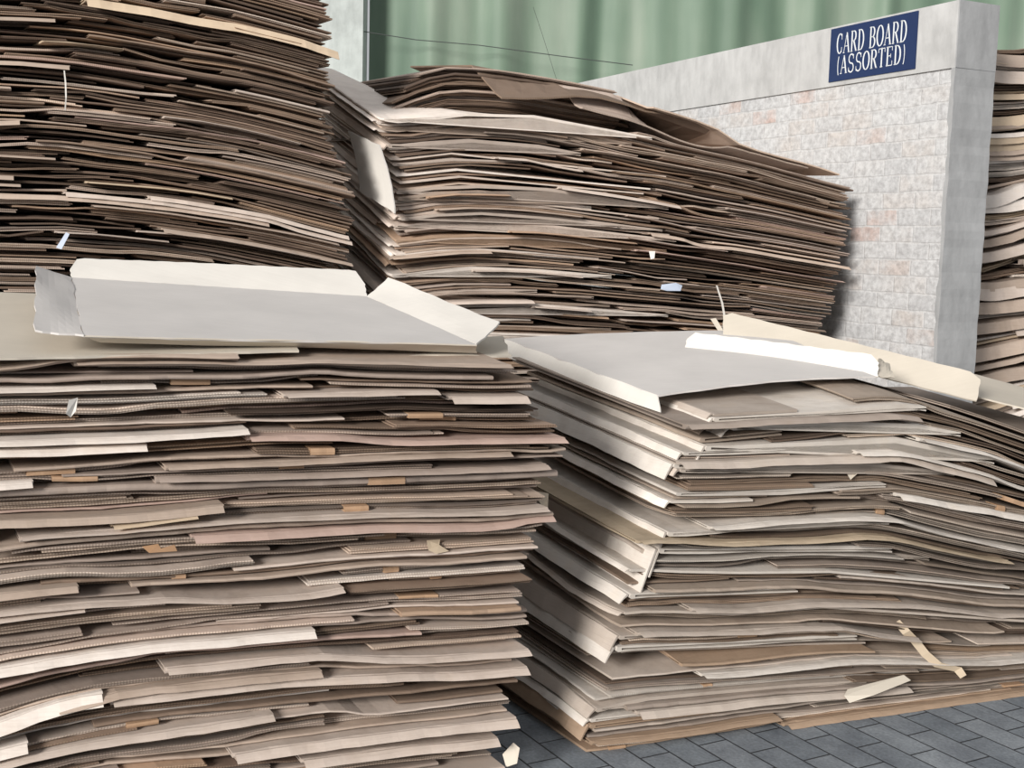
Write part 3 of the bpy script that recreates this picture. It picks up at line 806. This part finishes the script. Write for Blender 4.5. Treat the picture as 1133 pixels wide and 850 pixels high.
wire('wire', [P(397, 34, 10.65), P(460, 44, 10.68), P(530, 50, 10.68), P(620, 62, 10.68), P(700, 72, 10.68)], .004, 'thin dark wire running almost level across the green curtain')
wire('wire', [P(590, 8, 10.66), P(600, 38, 10.66), P(617, 92, 10.66)], .004, 'thin dark cord slanting down over the green curtain')

# ------------------------------------------------------------------ sign
BLUE = flat('blue_sign_paint', (.007, .024, .095), .45); WHT = flat('white_sign_paint', (.75, .78, .80), .5)
def wall_pt(px, py, off):   # pixel to wall face, in wall local (x along, z) with the face pushed out by off
    A = np.array([nb[0], nb[1]])+np.array([-wd[1], wd[0]])/Lw*off
    d = ray(px, py); # solve CAM.xy + t d.xy = A + s w
    w = wd/Lw; Mx = np.array([[d[0], -w[0]], [d[1], -w[1]]]); t, s = np.linalg.solve(Mx, A-CAM[:2])
    return s, CH+t*d[2]
pc = [wall_pt(x, y, .01) for x, y in ((916, 92), (1012, 75), (1015, 11), (919, 33))]   # bl br tr tl
sx_l = (pc[0][0]+pc[3][0])/2; sx_r = (pc[1][0]+pc[2][0])/2; sz_b = (pc[0][1]+pc[1][1])/2; sz_t = (pc[2][1]+pc[3][1])/2
SW = sx_l-sx_r; SH = sz_t-sz_b
print('sign', pc, SW, SH, 'wall', ZB, ZT, Lw)
w3 = np.array([wd[0]/Lw, wd[1]/Lw, 0]); nrm = np.array([-wd[1], wd[0], 0])/Lw; 
if nrm[0] > 0: nrm = -nrm
def SP(x, z, off):  # sign local: x right 0..SW, z up 0..SH
    return np.array([nb[0], nb[1], 0])+w3*(sx_l-x)+np.array([0, 0, sz_b+z])+nrm*off
sg = empty('sign', SP(SW/2, SH/2, .0))
def sgn(name, V, Fc, mat):
    me = bpy.data.meshes.new(name); me.from_pydata([tuple(np.asarray(p)-np.array(sg.location)) for p in V], [], Fc); me.materials.append(mat); me.update(); return link(name, me, sg)
V = [SP(x, z, o) for o in (.001, .006) for (x, z) in ((0, 0), (SW, 0), (SW, SH), (0, SH))]
sgn('sign_board', V, [(3, 2, 1, 0), (4, 5, 6, 7), (0, 1, 5, 4), (1, 2, 6, 5), (2, 3, 7, 6), (3, 0, 4, 7)], BLUE)
TK, TN = .17, .07   # thick and thin strokes
def arc(cx, cy, rx, ry, a0, a1, n=16):
    return [(cx+rx*math.cos(math.radians(a0+(a1-a0)*i/n)), cy+ry*math.sin(math.radians(a0+(a1-a0)*i/n))) for i in range(n+1)]
def serif(x, y, w=.22): return ('l', [(x-w/2, y), (x+w/2, y)], TN)
GL = {
    'C': [('c', arc(.55, .5, .38, .47, 50, 310), 0), ('l', [(.82, .95), (.82, .68)], TN), ('l', [(.82, .32), (.82, .1)], TN)],
    'A': [('l', [(.14, .03), (.5, .97)], TN), ('l', [(.86, .03), (.5, .97)], TK), ('l', [(.27, .33), (.74, .33)], TN), serif(.14, .03, .26), serif(.86, .03, .28)],
    'R': [('l', [(.24, 0), (.24, 1)], TK), ('l', [(.1, .97), (.5, .97)], TN), ('c', arc(.5, .745, .27, .225, 90, -90), 0), ('l', [(.24, .52), (.5, .52)], TN), ('l', [(.5, .52), (.86, .02)], TK), serif(.24, .03, .3), serif(.86, .03, .22)],
    'D': [('l', [(.24, 0), (.24, 1)], TK), ('l', [(.08, .97), (.45, .97)], TN), ('l', [(.08, .03), (.45, .03)], TN), ('c', arc(.42, .5, .42, .47, 90, -90), 0)],
    'B': [('l', [(.24, 0), (.24, 1)], TK), ('l', [(.08, .97), (.5, .97)], TN), ('l', [(.08, .03), (.5, .03)], TN), ('l', [(.24, .52), (.5, .52)], TN), ('c', arc(.48, .745, .27, .225, 90, -90), 0), ('c', arc(.5, .275, .32, .245, 90, -90), 0)],
    'O': [('c', arc(.5, .5, .40, .47, 0, 360, 28), 0)],
    'S': [('s', arc(.5, .73, .31, .24, 30, 270, 14)+arc(.5, .26, .33, .24, 90, -150, 14), .12), ('l', [(.80, .95), (.80, .72)], TN), ('l', [(.18, .05), (.18, .28)], TN)],
    'T': [('l', [(.5, 0), (.5, 1)], TK), ('l', [(.08, .96), (.92, .96)], TN), ('l', [(.1, .97), (.1, .76)], TN), ('l', [(.9, .97), (.9, .76)], TN), serif(.5, .03, .34)],
    'E': [('l', [(.24, 0), (.24, 1)], TK), ('l', [(.08, .97), (.84, .97)], TN), ('l', [(.08, .03), (.86, .03)], TN), ('l', [(.24, .52), (.65, .52)], TN), ('l', [(.82, .98), (.82, .77)], TN), ('l', [(.84, .02), (.84, .26)], TN), ('l', [(.65, .62), (.65, .42)], TN)],
    '(': [('c', arc(.95, .5, .55, .62, 130, 230), 0)], ')': [('c', arc(.05, .5, .55, .62, 50, -50), 0)],
}
def glyph(ch, x, z, w, h, zoff):
    V = []; Fc = []
    for kind, pts, wd_ in GL[ch]:
        n = len(pts); base = len(V)
        for i, (px_, py_) in enumerate(pts):
            a = pts[max(0, i-1)]; b = pts[min(n-1, i+1)]
            dx, dy = (b[0]-a[0])*w, (b[1]-a[1])*h; l = math.hypot(dx, dy) or 1
            nx, ny = -dy/l, dx/l
            t = wd_*.5*w if kind != 'c' else .5*w*(TN+(TK-TN)*abs(nx)**1.5)
            cx_, cy_ = x+px_*w, z+py_*h
            V += [SP(cx_+nx*t, cy_+ny*t, zoff), SP(cx_-nx*t, cy_-ny*t, zoff)]
        for i in range(n-1): k = base+2*i; Fc.append((k, k+1, k+3, k+2))
    return V, Fc
def line(txt, x0, x1, z0, z1):
    widths = [.55 if c in '()' else (.55 if c == ' ' else 1) for c in txt]; tot = sum(widths); u = (x1-x0)/tot; x = x0
    V = []; Fc = []
    for i, (c, wv) in enumerate(zip(txt, widths)):
        if c != ' ':
            if c in '()': vv, ff = glyph(c, x, z0-.02*SH, u*.55, (z1-z0)*1.04, .0072)
            else: vv, ff = glyph(c, x, z0, u*.98, z1-z0, .0072)
            Fc += [tuple(j+len(V) for j in f_) for f_ in ff]; V += vv
        x += wv*u
    return V, Fc
V, Fc = line('CARD BOARD', SW*.075, SW*.90, SH*.50, SH*.89)
V2, F2 = line('(ASSORTED)', SW*.09, SW*.90, SH*.12, SH*.47)
Fc += [tuple(j+len(V) for j in f_) for f_ in F2]; V = V+V2
lt = sgn('lettering', V, Fc, WHT)
tag(sg, 'blue sign with white capital letters on plaster band of the dividing wall', 'sign')

# ------------------------------------------------------------------ light
sun = bpy.data.lights.new('sun', 'SUN'); sun.energy = 3.85; sun.angle = math.radians(16); sun.color = (1.0, .96, .91)
so = bpy.data.objects.new('sun', sun); C.objects.link(so); so.location = (-4, -3, 4)
tr = Vector((.53, .83, -.33)); so.rotation_euler = tr.to_track_quat('-Z', 'Y').to_euler()
w = bpy.data.worlds.new('world'); scene.world = w; w.use_nodes = True
bg = w.node_tree.nodes['Background']; bg.inputs[0].default_value = (.96, .975, 1.0, 1); bg.inputs[1].default_value = .43
scene.view_settings.view_transform = 'Standard'
scene.view_settings.look = 'None'
scene.view_settings.exposure = 0.15
print('axes check', proj(P(100, 200, 5)), 'vertical', proj((0, 5, 0)), proj((0, 5, 2)), 'horizon', proj((-2.0, 1000, 1.6)))
